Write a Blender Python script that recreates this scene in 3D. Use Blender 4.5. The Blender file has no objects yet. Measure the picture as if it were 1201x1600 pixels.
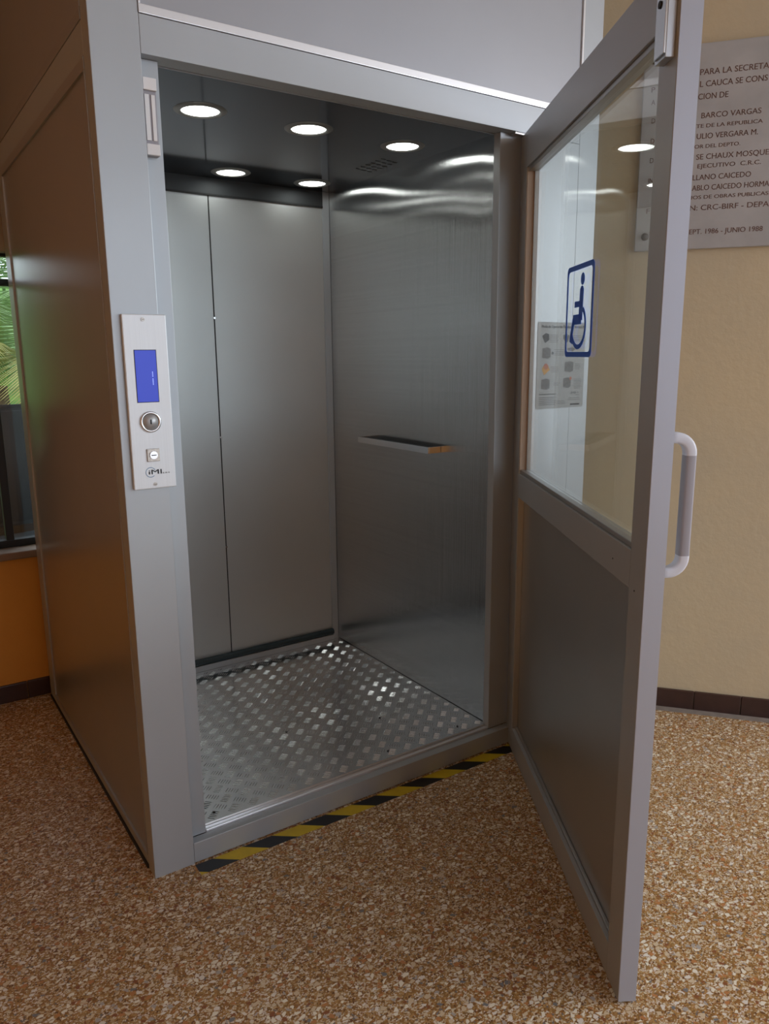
import bpy, bmesh, math, random
from mathutils import Vector, Matrix
random.seed(7)
C = bpy.context.scene.collection
scn = bpy.context.scene

# ------------------------------------------------------------------ camera
cam_d = bpy.data.cameras.new('camera'); cam = bpy.data.objects.new('camera', cam_d); C.objects.link(cam)
scn.camera = cam
R_ = Vector((0.82889824, -0.55933235, -0.00866132)); U_ = Vector((0.12061969, 0.16358954, 0.97912683)); F_ = Vector((0.54624041, 0.81264124, -0.20306558))
mw = Matrix((( R_.x, U_.x, -F_.x, -0.4917), (R_.y, U_.y, -F_.y, -1.8575), (R_.z, U_.z, -F_.z, 1.3853), (0, 0, 0, 1)))
cam.matrix_world = mw
cam_d.sensor_fit = 'VERTICAL'; cam_d.sensor_height = 24.0
cam_d.lens = 1189.52 / 1600.0 * 24.0
cam_d.clip_start = 0.02; cam_d.clip_end = 200

# ------------------------------------------------------------------ light and exposure
scn.view_settings.view_transform = 'Standard'; scn.view_settings.look = 'None'
scn.view_settings.gamma = 1.0; scn.view_settings.use_curve_mapping = False
scn.view_settings.exposure = 0.62
W = bpy.data.worlds.new('sky'); scn.world = W; W.use_nodes = True
bg = W.node_tree.nodes['Background']; bg.inputs[0].default_value = (0.80, 0.88, 1.0, 1); bg.inputs[1].default_value = 1.5

def daylight(name, loc, target, sx, sy, power, col):
    l = bpy.data.lights.new(name, 'AREA'); l.shape = 'RECTANGLE'; l.size = sx; l.size_y = sy; l.energy = power; l.color = col
    o = bpy.data.objects.new(name, l); C.objects.link(o); o.location = loc
    o.rotation_euler = (Vector(target) - Vector(loc)).to_track_quat('-Z', 'Y').to_euler(); return o
daylight('window_daylight', (4.3, -3.7, 2.1), (0.6, -0.4, 0.6), 1.8, 1.6, 55, (0.93, 0.95, 1.0))

# ------------------------------------------------------------------ material helpers
def srgb(r, g, b):
    f = lambda c: (c / 255 / 12.92) if c / 255 <= 0.04045 else ((c / 255 + 0.055) / 1.055) ** 2.4
    return (f(r), f(g), f(b), 1)
def mat(name, col, rough=0.5, metal=0.0, spec=0.5, noise=0.0, nscale=8, bump=0.0, bscale=200, emit=None, es=0, stretch=None):
    m = bpy.data.materials.new(name); m.use_nodes = True; nt = m.node_tree; b = nt.nodes['Principled BSDF']
    b.inputs['Base Color'].default_value = col; b.inputs['Roughness'].default_value = rough
    b.inputs['Metallic'].default_value = metal; b.inputs['Specular IOR Level'].default_value = spec
    if emit: b.inputs['Emission Color'].default_value = emit; b.inputs['Emission Strength'].default_value = es
    geo = nt.nodes.new('ShaderNodeNewGeometry'); vec = geo.outputs['Position']
    if stretch:
        mp = nt.nodes.new('ShaderNodeMapping'); mp.inputs['Scale'].default_value = stretch
        nt.links.new(vec, mp.inputs['Vector']); vec = mp.outputs['Vector']
    if noise > 0:
        n = nt.nodes.new('ShaderNodeTexNoise'); n.inputs['Scale'].default_value = nscale; n.inputs['Detail'].default_value = 5
        nt.links.new(vec, n.inputs['Vector'])
        mr = nt.nodes.new('ShaderNodeMapRange'); mr.inputs['From Min'].default_value = 0.3; mr.inputs['From Max'].default_value = 0.7
        mr.inputs['To Min'].default_value = 1 - noise; mr.inputs['To Max'].default_value = 1 + noise
        nt.links.new(n.outputs['Fac'], mr.inputs['Value'])
        mx = nt.nodes.new('ShaderNodeVectorMath'); mx.operation = 'SCALE'; mx.inputs[0].default_value = col[:3]
        nt.links.new(mr.outputs['Result'], mx.inputs['Scale']); nt.links.new(mx.outputs['Vector'], b.inputs['Base Color'])
    if bump > 0:
        n2 = nt.nodes.new('ShaderNodeTexNoise'); n2.inputs['Scale'].default_value = bscale; n2.inputs['Detail'].default_value = 3
        nt.links.new(vec, n2.inputs['Vector'])
        bp = nt.nodes.new('ShaderNodeBump'); bp.inputs['Strength'].default_value = bump; bp.inputs['Distance'].default_value = 0.002
        nt.links.new(n2.outputs['Fac'], bp.inputs['Height']); nt.links.new(bp.outputs['Normal'], b.inputs['Normal'])
    return m
def brushed(name, col, rough, aniso, tangent, wave=0.0, noise=0.04, stretch=(3, 3, 300), brush=0.0):
    m = mat(name, col, rough, 1.0, noise=noise, nscale=1.0, stretch=stretch)
    nt = m.node_tree; b = nt.nodes['Principled BSDF']; b.inputs['Anisotropic'].default_value = aniso
    t = nt.nodes.new('ShaderNodeCombineXYZ')
    for i in range(3): t.inputs[i].default_value = tangent[i]
    nt.links.new(t.outputs[0], b.inputs['Tangent'])
    if brush:   # fine vertical brush lines tilt the surface sideways
        g = nt.nodes.new('ShaderNodeNewGeometry'); mp = nt.nodes.new('ShaderNodeMapping'); mp.inputs['Scale'].default_value = (1, 4500, 2.0); nt.links.new(g.outputs['Position'], mp.inputs['Vector'])
        n = nt.nodes.new('ShaderNodeTexNoise'); n.inputs['Scale'].default_value = 1; n.inputs['Detail'].default_value = 3; n.inputs['Roughness'].default_value = 0.8; nt.links.new(mp.outputs[0], n.inputs['Vector'])
        mr = nt.nodes.new('ShaderNodeMapRange'); mr.inputs['From Min'].default_value = 0.25; mr.inputs['From Max'].default_value = 0.75; mr.inputs['To Min'].default_value = -brush; mr.inputs['To Max'].default_value = brush; nt.links.new(n.outputs['Fac'], mr.inputs['Value'])
        c = nt.nodes.new('ShaderNodeCombineXYZ'); nt.links.new(mr.outputs['Result'], c.inputs[1])
        a = nt.nodes.new('ShaderNodeVectorMath'); nt.links.new(g.outputs['Normal'], a.inputs[0]); nt.links.new(c.outputs[0], a.inputs[1])
        nn = nt.nodes.new('ShaderNodeVectorMath'); nn.operation = 'NORMALIZE'; nt.links.new(a.outputs[0], nn.inputs[0]); nt.links.new(nn.outputs[0], b.inputs['Normal'])
    return m

paint = mat('satin_grey_paint', (0.43, 0.46, 0.49, 1), 0.38, 0.30, noise=0.03, nscale=3)
panel_paint = mat('grey_panel_paint', (0.46, 0.46, 0.45, 1), 0.33, 0.75, noise=0.04, nscale=2)
bead_alu = mat('aluminium_bead', (0.80, 0.81, 0.84, 1), 0.3, 0.75)
edge_daylit = mat('daylit_lilac_edge', (0.45, 0.48, 0.56, 1), 0.4, 0.3)  # lilac daylight on the door's free edge, put into the colour
steel_side = brushed('brushed_steel_cabin', (0.57, 0.575, 0.575, 1), 0.20, 1.0, (0, 1, 0), stretch=(1, 1, 120), brush=0.42)
steel_back = mat('satin_steel_back', (0.52, 0.54, 0.54, 1), 0.42, 0.6, noise=0.03, nscale=3)
steel_ceil = mat('dark_polished_ceiling', (0.075, 0.085, 0.105, 1), 0.10, 1.0, noise=0.02, nscale=2)
plate = mat('tread_plate_aluminium', (0.88, 0.89, 0.90, 1), 0.17, 1.0, noise=0.10, nscale=6)
alu_panel = mat('brushed_aluminium', (0.76, 0.79, 0.83, 1), 0.4, 0.2, noise=0.03, nscale=1, stretch=(400, 4, 4))
chrome = mat('chrome', (0.72, 0.72, 0.73, 1), 0.18, 1.0)
nickel = mat('worn_nickel', (0.42, 0.38, 0.34, 1), 0.35, 1.0, noise=0.2, nscale=200)
dark = mat('black_rubber', (0.012, 0.012, 0.013, 1), 0.6)
teal_rubber = mat('dark_teal_rubber', (0.018, 0.035, 0.043, 1), 0.4)
white_pl = mat('white_plastic', (0.86, 0.88, 0.92, 1), 0.5, spec=0.3)
grip_pl = mat('grey_grip_plastic', (0.34, 0.33, 0.37, 1), 0.35)
handle_pl = mat('pale_handle_plastic', (0.66, 0.68, 0.76, 1), 0.35)
bead_reflection = mat('tan_wall_reflection', (0.40, 0.30, 0.23, 1), 0.5)  # tan wall's reflection on the hinge-side bead, painted as its colour
blue = mat('blue_vinyl', srgb(8, 92, 225), 0.4)
screen_m = mat('blue_display', srgb(40, 60, 170), 0.3, emit=srgb(45, 65, 200), es=0.3)
screen_t = mat('display_text', srgb(150, 170, 240), 0.4, emit=srgb(150, 170, 255), es=0.5)
ink = mat('dark_ink', (0.012, 0.014, 0.022, 1), 0.5)
ink_blue = mat('blue_ink', (0.03, 0.16, 0.35, 1), 0.5)
tape_y = mat('yellow_tape', (0.62, 0.45, 0.015, 1), 0.35, noise=0.08, nscale=30)
tape_k = mat('black_tape', (0.012, 0.012, 0.014, 1), 0.35)
marble = mat('grey_marble', srgb(172, 170, 170), 0.35, noise=0.10, nscale=7)
letter = mat('engraved_brown_letters', srgb(100, 72, 62), 0.7, noise=0.3, nscale=120)
bolt_m = mat('dark_bolt', srgb(85, 72, 66), 0.6)
skirt = mat('dark_brown_skirting_tile', srgb(62, 42, 38), 0.3, noise=0.15, nscale=20)
grout = mat('grey_grout', srgb(140, 128, 118), 0.8, noise=0.12, nscale=40)
frame_blk = mat('black_window_frame', (0.008, 0.008, 0.009, 1), 0.4)
ceil_m = mat('white_ceiling_paint', (0.55, 0.53, 0.50, 1), 0.9, noise=0.03)
poster_m = mat('grey_poster_paper', (0.30, 0.31, 0.315, 1), 0.4)
pic_grey = mat('printed_grey', (0.11, 0.11, 0.115, 1), 0.5, noise=0.3, nscale=120)
pic_dark = mat('printed_slate', (0.015, 0.025, 0.035, 1), 0.5, noise=0.3, nscale=150)
pic_or = mat('printed_orange', (0.50, 0.26, 0.05, 1), 0.5, noise=0.2, nscale=150)
pic_rd = mat('printed_red', (0.42, 0.13, 0.08, 1), 0.5)
txt_grey = mat('printed_text_grey', (0.08, 0.08, 0.085, 1), 0.6)
leaf = mat('palm_leaf', (0.26, 0.40, 0.15, 1), 0.5, noise=0.35, nscale=4)
leaf_y = mat('dry_palm_leaf', (0.42, 0.38, 0.12, 1), 0.6, noise=0.3, nscale=4)
chair_m = mat('black_mesh_fabric', (0.010, 0.010, 0.011, 1), 0.8)
cab_m = mat('dark_brown_wood', (0.022, 0.014, 0.010, 1), 0.4, noise=0.3, nscale=5, stretch=(1, 1, 12))
grass_m = mat('grass', (0.15, 0.30, 0.05, 1), 0.8, noise=0.4, nscale=5)
hedge_m = mat('hedge_leaves', (0.16, 0.24, 0.09, 1), 0.6, noise=0.5, nscale=3)

def plaster(name, col, col2, amt=0.25, bump=0.35):
    m = mat(name, col, 0.75, noise=0, bump=0)
    nt = m.node_tree; b = nt.nodes['Principled BSDF']; geo = [n for n in nt.nodes if n.type == 'NEW_GEOMETRY'][0]
    n = nt.nodes.new('ShaderNodeTexNoise'); n.inputs['Scale'].default_value = 2.2; n.inputs['Detail'].default_value = 8; n.inputs['Roughness'].default_value = 0.65
    nt.links.new(geo.outputs['Position'], n.inputs['Vector'])
    r = nt.nodes.new('ShaderNodeValToRGB'); r.color_ramp.elements[0].position = 0.38; r.color_ramp.elements[1].position = 0.66
    r.color_ramp.elements[0].color = col; r.color_ramp.elements[1].color = col2
    nt.links.new(n.outputs['Fac'], r.inputs['Fac']); nt.links.new(r.outputs['Color'], b.inputs['Base Color'])
    n2 = nt.nodes.new('ShaderNodeTexNoise'); n2.inputs['Scale'].default_value = 38; n2.inputs['Detail'].default_value = 5; n2.inputs['Roughness'].default_value = 0.6
    nt.links.new(geo.outputs['Position'], n2.inputs['Vector'])
    bp = nt.nodes.new('ShaderNodeBump'); bp.inputs['Strength'].default_value = bump; bp.inputs['Distance'].default_value = 0.004
    nt.links.new(n2.outputs['Fac'], bp.inputs['Height']); nt.links.new(bp.outputs['Normal'], b.inputs['Normal'])
    return m
wall_tan = plaster('tan_plaster', srgb(200, 181, 148), srgb(192, 176, 148))
wall_orange = plaster('ochre_plaster', srgb(218, 152, 62), srgb(210, 144, 58), bump=0.15)
wall_pale = plaster('pale_plaster', srgb(178, 160, 140), srgb(168, 150, 130), bump=0.15)

wall_brown = plaster('brown_plaster', srgb(196, 162, 134), srgb(186, 154, 128), bump=0.1)

def glass_mat():
    m = bpy.data.materials.new('clear_glass'); m.use_nodes = True; nt = m.node_tree
    for n in list(nt.nodes): nt.nodes.remove(n)
    out = nt.nodes.new('ShaderNodeOutputMaterial'); tr = nt.nodes.new('ShaderNodeBsdfTransparent'); tr.inputs[0].default_value = (0.92, 0.95, 0.94, 1)
    gl = nt.nodes.new('ShaderNodeBsdfGlossy'); gl.inputs['Roughness'].default_value = 0.01; gl.inputs[0].default_value = (1, 1, 1, 1)
    fr = nt.nodes.new('ShaderNodeFresnel'); ge = nt.nodes.new('ShaderNodeNewGeometry'); io = nt.nodes.new('ShaderNodeMapRange')
    io.inputs['To Min'].default_value = 1.5; io.inputs['To Max'].default_value = 1 / 1.5; nt.links.new(ge.outputs['Backfacing'], io.inputs['Value']); nt.links.new(io.outputs['Result'], fr.inputs['IOR'])
    mx = nt.nodes.new('ShaderNodeMixShader'); nt.links.new(fr.outputs[0], mx.inputs[0]); nt.links.new(tr.outputs[0], mx.inputs[1]); nt.links.new(gl.outputs[0], mx.inputs[2])
    nt.links.new(mx.outputs[0], out.inputs[0]); return m
glass = glass_mat()

def lamp_mat():
    m = bpy.data.materials.new('lit_diffuser'); m.use_nodes = True; b = m.node_tree.nodes['Principled BSDF']
    b.inputs['Base Color'].default_value = (0.9, 0.9, 0.88, 1); b.inputs['Emission Color'].default_value = (0.96, 1.0, 0.95, 1); b.inputs['Emission Strength'].default_value = 6.0
    return m
lamp = lamp_mat()

def terrazzo():
    m = bpy.data.materials.new('terrazzo'); m.use_nodes = True; nt = m.node_tree; b = nt.nodes['Principled BSDF']
    N = nt.nodes.new; Lk = nt.links.new
    geo = N('ShaderNodeNewGeometry'); pos = geo.outputs['Position']
    def warp(scale, amt):
        n = N('ShaderNodeTexNoise'); n.inputs['Scale'].default_value = scale; n.inputs['Detail'].default_value = 2; Lk(pos, n.inputs['Vector'])
        s = N('ShaderNodeVectorMath'); s.operation = 'SUBTRACT'; s.inputs[1].default_value = (.5, .5, .5); Lk(n.outputs['Color'], s.inputs[0])
        k = N('ShaderNodeVectorMath'); k.operation = 'SCALE'; k.inputs['Scale'].default_value = amt; Lk(s.outputs[0], k.inputs[0])
        a = N('ShaderNodeVectorMath'); Lk(pos, a.inputs[0]); Lk(k.outputs[0], a.inputs[1]); return a.outputs[0]
    wv = warp(60, 0.006)
    def layer(scale, gap, presence, ramp, seed):
        off = N('ShaderNodeVectorMath'); off.inputs[1].default_value = (seed, seed * 1.7, 0); Lk(wv, off.inputs[0])
        fl = N('ShaderNodeMapping'); fl.inputs['Scale'].default_value = (1, 1.25, 0.0); fl.inputs['Rotation'].default_value = (0, 0, seed); Lk(off.outputs[0], fl.inputs['Vector'])
        v = N('ShaderNodeTexVoronoi'); v.inputs['Scale'].default_value = scale; Lk(fl.outputs[0], v.inputs['Vector']); v.voronoi_dimensions = '2D'
        d = N('ShaderNodeTexVoronoi'); d.feature = 'DISTANCE_TO_EDGE'; d.voronoi_dimensions = '2D'; d.inputs['Scale'].default_value = scale; Lk(fl.outputs[0], d.inputs['Vector'])
        sx = N('ShaderNodeSeparateColor'); Lk(v.outputs['Color'], sx.inputs[0])
        mr = N('ShaderNodeMapRange'); mr.inputs['From Min'].default_value = gap; mr.inputs['From Max'].default_value = gap + 0.05; Lk(d.outputs['Distance'], mr.inputs['Value'])
        gt = N('ShaderNodeMath'); gt.operation = 'LESS_THAN'; gt.inputs[1].default_value = presence; Lk(sx.outputs[0], gt.inputs[0])
        mu = N('ShaderNodeMath'); mu.operation = 'MULTIPLY'; Lk(mr.outputs[0], mu.inputs[0]); Lk(gt.outputs[0], mu.inputs[1])
        r = N('ShaderNodeValToRGB'); r.color_ramp.interpolation = 'CONSTANT'
        els = r.color_ramp.elements
        els[0].position = 0; els[0].color = ramp[0][1]; els[1].position = ramp[1][0]; els[1].color = ramp[1][1]
        for p, c in ramp[2:]: e = els.new(p); e.color = c
        Lk(sx.outputs[1], r.inputs['Fac']); return mu.outputs[0], r.outputs['Color']
    nb = N('ShaderNodeTexNoise'); nb.inputs['Scale'].default_value = 55; nb.inputs['Detail'].default_value = 4; Lk(pos, nb.inputs['Vector'])
    rb = N('ShaderNodeValToRGB'); rb.color_ramp.elements[0].position = 0.35; rb.color_ramp.elements[1].position = 0.65
    rb.color_ramp.elements[0].color = srgb(134, 98, 50); rb.color_ramp.elements[1].color = srgb(172, 130, 76); Lk(nb.outputs['Fac'], rb.inputs['Fac'])
    cur = rb.outputs['Color']
    pal_s = [(0, srgb(216, 200, 172)), (.22, srgb(182, 140, 86)), (.42, srgb(152, 102, 52)), (.58, srgb(222, 206, 190)), (.74, srgb(112, 74, 42)), (.84, srgb(196, 166, 126)), (.96, srgb(120, 112, 108))]
    pal_b = [(0, srgb(236, 226, 206)), (.30, srgb(212, 190, 158)), (.50, srgb(228, 218, 206)), (.66, srgb(186, 126, 76)), (.80, srgb(140, 86, 52)), (.90, srgb(176, 166, 158)), (.975, srgb(124, 122, 122))]
    for sc, gap, pr, ramp, seed in ((260, 0.05, 0.7, pal_s, 3.1), (150, 0.08, 0.42, pal_s, 1.3), (78, 0.12, 0.34, pal_b, 0.37)):
        f, c = layer(sc, gap, pr, ramp, seed)
        mx = N('ShaderNodeMix'); mx.data_type = 'RGBA'; Lk(f, mx.inputs['Factor']); Lk(cur, mx.inputs['A']); Lk(c, mx.inputs['B']); cur = mx.outputs['Result']
    # tile joints: 0.30 m tiles turned 45 degrees to the lift
    mp = N('ShaderNodeMapping'); mp.inputs['Rotation'].default_value = (0, 0, math.radians(-43)); mp.inputs['Location'].default_value = (0.1, 0.055, 0); Lk(pos, mp.inputs['Vector'])
    sp = N('ShaderNodeSeparateXYZ'); Lk(mp.outputs[0], sp.inputs[0]); js = []
    for i in range(2):
        md = N('ShaderNodeMath'); md.operation = 'PINGPONG'; md.inputs[1].default_value = 0.15; Lk(sp.outputs[i], md.inputs[0])
        lt = N('ShaderNodeMath'); lt.operation = 'LESS_THAN'; lt.inputs[1].default_value = 0.0007; Lk(md.outputs[0], lt.inputs[0]); js.append(lt.outputs[0])
    mxx = N('ShaderNodeMath'); mxx.operation = 'MAXIMUM'; Lk(js[0], mxx.inputs[0]); Lk(js[1], mxx.inputs[1])
    sc_ = N('ShaderNodeMath'); sc_.operation = 'MULTIPLY'; sc_.inputs[1].default_value = 0.6; Lk(mxx.outputs[0], sc_.inputs[0])
    mj = N('ShaderNodeMix'); mj.data_type = 'RGBA'; Lk(sc_.outputs[0], mj.inputs['Factor']); Lk(cur, mj.inputs['A']); mj.inputs['B'].default_value = srgb(176, 128, 96)
    Lk(mj.outputs['Result'], b.inputs['Base Color'])
    b.inputs['Roughness'].default_value = 0.42; b.inputs['Specular IOR Level'].default_value = 0.35
    return m
terr = terrazzo()

# ------------------------------------------------------------------ mesh helpers
class MB:
    def __init__(s): s.bm = bmesh.new(); s.mats = []
    def mi(s, m):
        if m not in s.mats: s.mats.append(m)
        return s.mats.index(m)
    def box(s, a, b, m, bev=0.0, M=None):
        bm2 = bmesh.new(); bmesh.ops.create_cube(bm2, size=1)
        c = [(a[i] + b[i]) / 2 for i in range(3)]; d = [abs(b[i] - a[i]) for i in range(3)]
        bmesh.ops.transform(bm2, matrix=Matrix.Translation(c) @ Matrix.Diagonal((*d, 1)), verts=bm2.verts)
        if bev: bmesh.ops.bevel(bm2, geom=bm2.edges[:], offset=bev, segments=2, affect='EDGES', profile=0.6)
        s.add(bm2, m, M)
    def add(s, bm2, m, M=None, smooth=False):
        if M is not None: bmesh.ops.transform(bm2, matrix=M, verts=bm2.verts)
        k = s.mi(m); vm = {}
        for v in bm2.verts: vm[v] = s.bm.verts.new(v.co)
        for f in bm2.faces:
            try: nf = s.bm.faces.new([vm[v] for v in f.verts]); nf.material_index = k; nf.smooth = smooth
            except ValueError: pass
        bm2.free()
    def cyl(s, c, axis, r, h, m, r2=None, seg=40, bev=0.0, smooth=True):
        bm2 = bmesh.new(); bmesh.ops.create_cone(bm2, cap_ends=True, segments=seg, radius1=r, radius2=r if r2 is None else r2, depth=h)
        if bev: bmesh.ops.bevel(bm2, geom=[e for e in bm2.edges if len(e.link_faces) == 2 and any(len(f.verts) > 4 for f in e.link_faces)], offset=bev, segments=3, affect='EDGES')
        M = Matrix.Translation(c) @ Vector((0, 0, 1)).rotation_difference(Vector(axis)).to_matrix().to_4x4()
        s.add(bm2, m, M)
        return s
    def lathe(s, prof, c, axis, m, seg=48):
        bm2 = bmesh.new(); rings = []
        for r, z in prof: rings.append([bm2.verts.new((r * math.cos(2 * math.pi * k / seg), r * math.sin(2 * math.pi * k / seg), z)) for k in range(seg)])
        for i in range(len(rings) - 1):
            for k in range(seg): bm2.faces.new((rings[i][k], rings[i][(k + 1) % seg], rings[i + 1][(k + 1) % seg], rings[i + 1][k]))
        bmesh.ops.recalc_face_normals(bm2, faces=bm2.faces)
        M = Matrix.Translation(c) @ Vector((0, 0, 1)).rotation_difference(Vector(axis)).to_matrix().to_4x4()
        s.add(bm2, m, M, True); return s
    def poly(s, pts, m, flip=False):
        k = s.mi(m); f = s.bm.faces.new([s.bm.verts.new(p) for p in (reversed(pts) if flip else pts)]); f.material_index = k
    def prism(s, pts, n, t, m):   # planar outline extruded by t along n
        n = Vector(n) * t; a = [s.bm.verts.new(p) for p in pts]; b = [s.bm.verts.new(Vector(p) + n) for p in pts]; k = s.mi(m); fs = []
        fs.append(s.bm.faces.new(a)); fs.append(s.bm.faces.new(list(reversed(b))))
        for i in range(len(a)): fs.append(s.bm.faces.new((a[i], b[i], b[(i + 1) % len(a)], a[(i + 1) % len(a)])))
        for f in fs: f.material_index = k
        bmesh.ops.recalc_face_normals(s.bm, faces=fs)
    def sweep(s, path, prof, side, m, mats=None):  # path points; profile (u along side, v along local normal); side = constant vector
        side = Vector(side).normalized(); rings = []
        for i, p in enumerate(path):
            t = (Vector(path[min(i + 1, len(path) - 1)]) - Vector(path[max(i - 1, 0)])).normalized(); nn = side.cross(t).normalized()
            rings.append([s.bm.verts.new(Vector(p) + side * u + nn * v) for u, v in prof])
        n = len(prof); fs = []
        for i in range(len(rings) - 1):
            mm = s.mi(mats[i] if mats else m)
            for k in range(n):
                f = s.bm.faces.new((rings[i][k], rings[i][(k + 1) % n], rings[i + 1][(k + 1) % n], rings[i + 1][k])); f.material_index = mm; f.smooth = True; fs.append(f)
        for r, mm in ((rings[0], mats[0] if mats else m), (rings[-1], mats[-1] if mats else m)):
            f = s.bm.faces.new(r); f.material_index = s.mi(mm); fs.append(f)
        bmesh.ops.recalc_face_normals(s.bm, faces=fs)
    def build(s, name, parent=None, loc=None, label=None):
        me = bpy.data.meshes.new(name); s.bm.to_mesh(me); s.bm.free()
        for m in s.mats: me.materials.append(m)
        o = bpy.data.objects.new(name, me); C.objects.link(o)
        if parent: o.parent = parent
        if loc: o.location = loc
        if label: o['label'] = label
        return o
def thing(name, label, cat, loc=(0, 0, 0), rz=0, group=None):
    o = bpy.data.objects.new(name, None); C.objects.link(o); o.location = loc; o.rotation_euler = (0, 0, rz)
    o['label'] = label; o['category'] = cat; o.empty_display_size = 0.1
    if group: o['group'] = group
    return o
def tag(o, label, cat, group=None, kind=None):
    o['label'] = label; o['category'] = cat
    if group: o['group'] = group
    if kind: o['kind'] = kind
    return o
def struct(o, label=None):
    o['kind'] = 'structure'
    if label: o['label'] = label
    return o
def text_bm(mb, s, p, right, up, h, m, width=None, align='LEFT', depth=0.0006, bold=0.0):
    """letters lying in the plane (right, up) at p, cap height h, stretched to width"""
    cu = bpy.data.curves.new('t', 'FONT'); cu.body = s; cu.size = 1.0; cu.align_x = 'LEFT'; cu.extrude = 0; cu.offset = bold; cu.resolution_u = 3
    o = bpy.data.objects.new('t', cu); C.objects.link(o); bpy.context.view_layer.update()
    me = bpy.data.meshes.new_from_object(o.evaluated_get(bpy.context.evaluated_depsgraph_get()))
    bpy.data.objects.remove(o); bpy.data.curves.remove(cu)
    xs = [v.co.x for v in me.vertices]; x0, x1 = min(xs), max(xs); sy = h / 0.70; sx = (width / (x1 - x0)) if width else sy
    w = (x1 - x0) * sx; off = {'LEFT': 0, 'CENTER': -w / 2, 'RIGHT': -w}[align]
    right = Vector(right).normalized(); up = Vector(up).normalized(); n = right.cross(up)
    bm2 = bmesh.new(); bm2.from_mesh(me); bpy.data.meshes.remove(me)
    r = bmesh.ops.extrude_face_region(bm2, geom=bm2.faces[:])
    for e in r['geom']:
        if isinstance(e, bmesh.types.BMVert): e.co.z = 1
    for v in bm2.verts:
        q = Vector(p) + right * ((v.co.x - x0) * sx + off) + up * (v.co.y * sy) + n * (v.co.z * depth); v.co = q
    bmesh.ops.recalc_face_normals(bm2, faces=bm2.faces)
    mb.add(bm2, m)

# ------------------------------------------------------------------ room
YW = 1.42
m = MB(); m.box((-5, -9, -0.1), (7, YW, 0), terr); struct(m.build('floor'), 'ochre terrazzo floor with pale stone chips')
m = MB(); m.box((-3.0, -5.2, 3.2), (5, YW, 3.3), ceil_m); struct(m.build('ceiling'))
# back wall with a window opening x -0.9..0.35, z 0.63..1.77
wx0, wx1, wz0, wz1 = -0.16, 0.55, 0.63, 1.775
m = MB()
m.box((-2.84, YW, 0), (wx0, YW + 0.16, wz0), wall_orange); m.box((-2.84, YW, wz0), (wx0, YW + 0.16, 3.2), wall_brown); m.box((wx1, YW, 0), (1.7, YW + 0.16, 3.2), wall_orange)
m.box((wx0, YW, 0), (wx1, YW + 0.16, wz0 - 0.03), wall_orange)
struct(m.build('wall_back'), 'ochre plaster wall below the window left of the lift')
m = MB(); m.box((wx0, YW, wz1), (wx1, YW + 0.16, 3.2), wall_pale); struct(m.build('trim_1'), 'pale plaster band above the window')
m = MB(); m.box((-2.8, YW - 0.035, wz0 - 0.032), (wx1, YW + 0.17, wz0), mat('worn_stone_sill', srgb(128, 106, 88), 0.6, noise=0.2, nscale=10), 0.006)
struct(m.build('trim_2'), 'worn stone window sill')
wn = bpy.data.objects.new('window_1', None); C.objects.link(wn); wn.location = (0, YW + 0.08, wz0); struct(wn)
def wbox(mb, x0, x1, z0, z1, y0=-0.02, y1=0.02): mb.box((x0, y0, z0 - wz0), (x1, y1, z1 - wz0), frame_blk, 0.002)
m = MB(); wbox(m, wx0, wx1, wz0, wz0 + 0.03); wbox(m, wx0, wx1, wz1 - 0.012, wz1); wbox(m, wx0, wx0 + 0.03, wz0 + .03, wz1 - .012); wbox(m, wx1 - 0.03, wx1, wz0 + .03, wz1 - .012)
wbox(m, wx0 + .03, wx1 - .03, 1.655, 1.680); wbox(m, -0.090, -0.060, wz0 + .03, 1.655)
struct(m.build('window_frame', wn))
m = MB(); m.box((wx0 + .03, -0.003, .03), (wx1 - .03, 0.003, wz1 - wz0 - .012), glass); struct(m.build('window_pane', wn))

m = MB(); m.box((-3.0, -7.5, 0), (-2.84, YW + 0.16, 3.2), wall_orange); struct(m.build('wall_left'))
m = MB(); m.box((-2.84, -6.2, 0), (0.0, -6.05, 3.2), wall_brown); struct(m.build('wall_light_block'))  # unseen wall added to block daylight from the front left
# wall with the marble plaque
T = Vector((0.63337, -0.77385, 0)); NW = Vector((0.77385, 0.63337, 0)); A0 = Vector((1.989, -0.116, 0))
smin = -0.573; smax = 2.1
def wp(s, z, off=0.0): return A0 + T * s - NW * off + Vector((0, 0, z))   # off > 0 stands out into the room
def wbx(mb, s0, s1, z0, z1, o0, o1, m_, bev=0.0):
    M = Matrix.Translation(A0) @ Matrix(((T.x, -NW.x, 0, 0), (T.y, -NW.y, 0, 0), (0, 0, 1, 0), (0, 0, 0, 1)))
    mb.box((s0, o0, z0), (s1, o1, z1), m_, bev, M)
def fixn(o):
    bm = bmesh.new(); bm.from_mesh(o.data); bmesh.ops.recalc_face_normals(bm, faces=bm.faces); bm.to_mesh(o.data); bm.free(); return o
m = MB(); wbx(m, smin + 0.02, smax, 0, 3.2, -0.15, 0, wall_tan); struct(fixn(m.build('wall_right')), 'tan plaster wall carrying the marble plaque')
m = MB(); s = smin + 0.04
s = -0.553 + 0.005
while s < smax - 0.3:
    wbx(m, s, s + 0.168, 0, 0.076, 0, 0.012, skirt, 0.003); s += 0.170
struct(fixn(m.build('baseboard_right')), 'dark brown tile skirting')
m = MB(); wbx(m, smin + 0.03, smax - 0.3, 0.0, 0.0015, 0.012, 0.05, grout); struct(fixn(m.build('trim_3')), 'grey grout line on the floor beside the skirting')
m = MB(); x = -2.83
while x < -0.01: m.box((x, YW - 0.012, 0), (min(x + 0.248, 1.6), YW, 0.075), skirt, 0.003); x += 0.25
struct(m.build('baseboard_back'), 'dark brown tile skirting')

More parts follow.
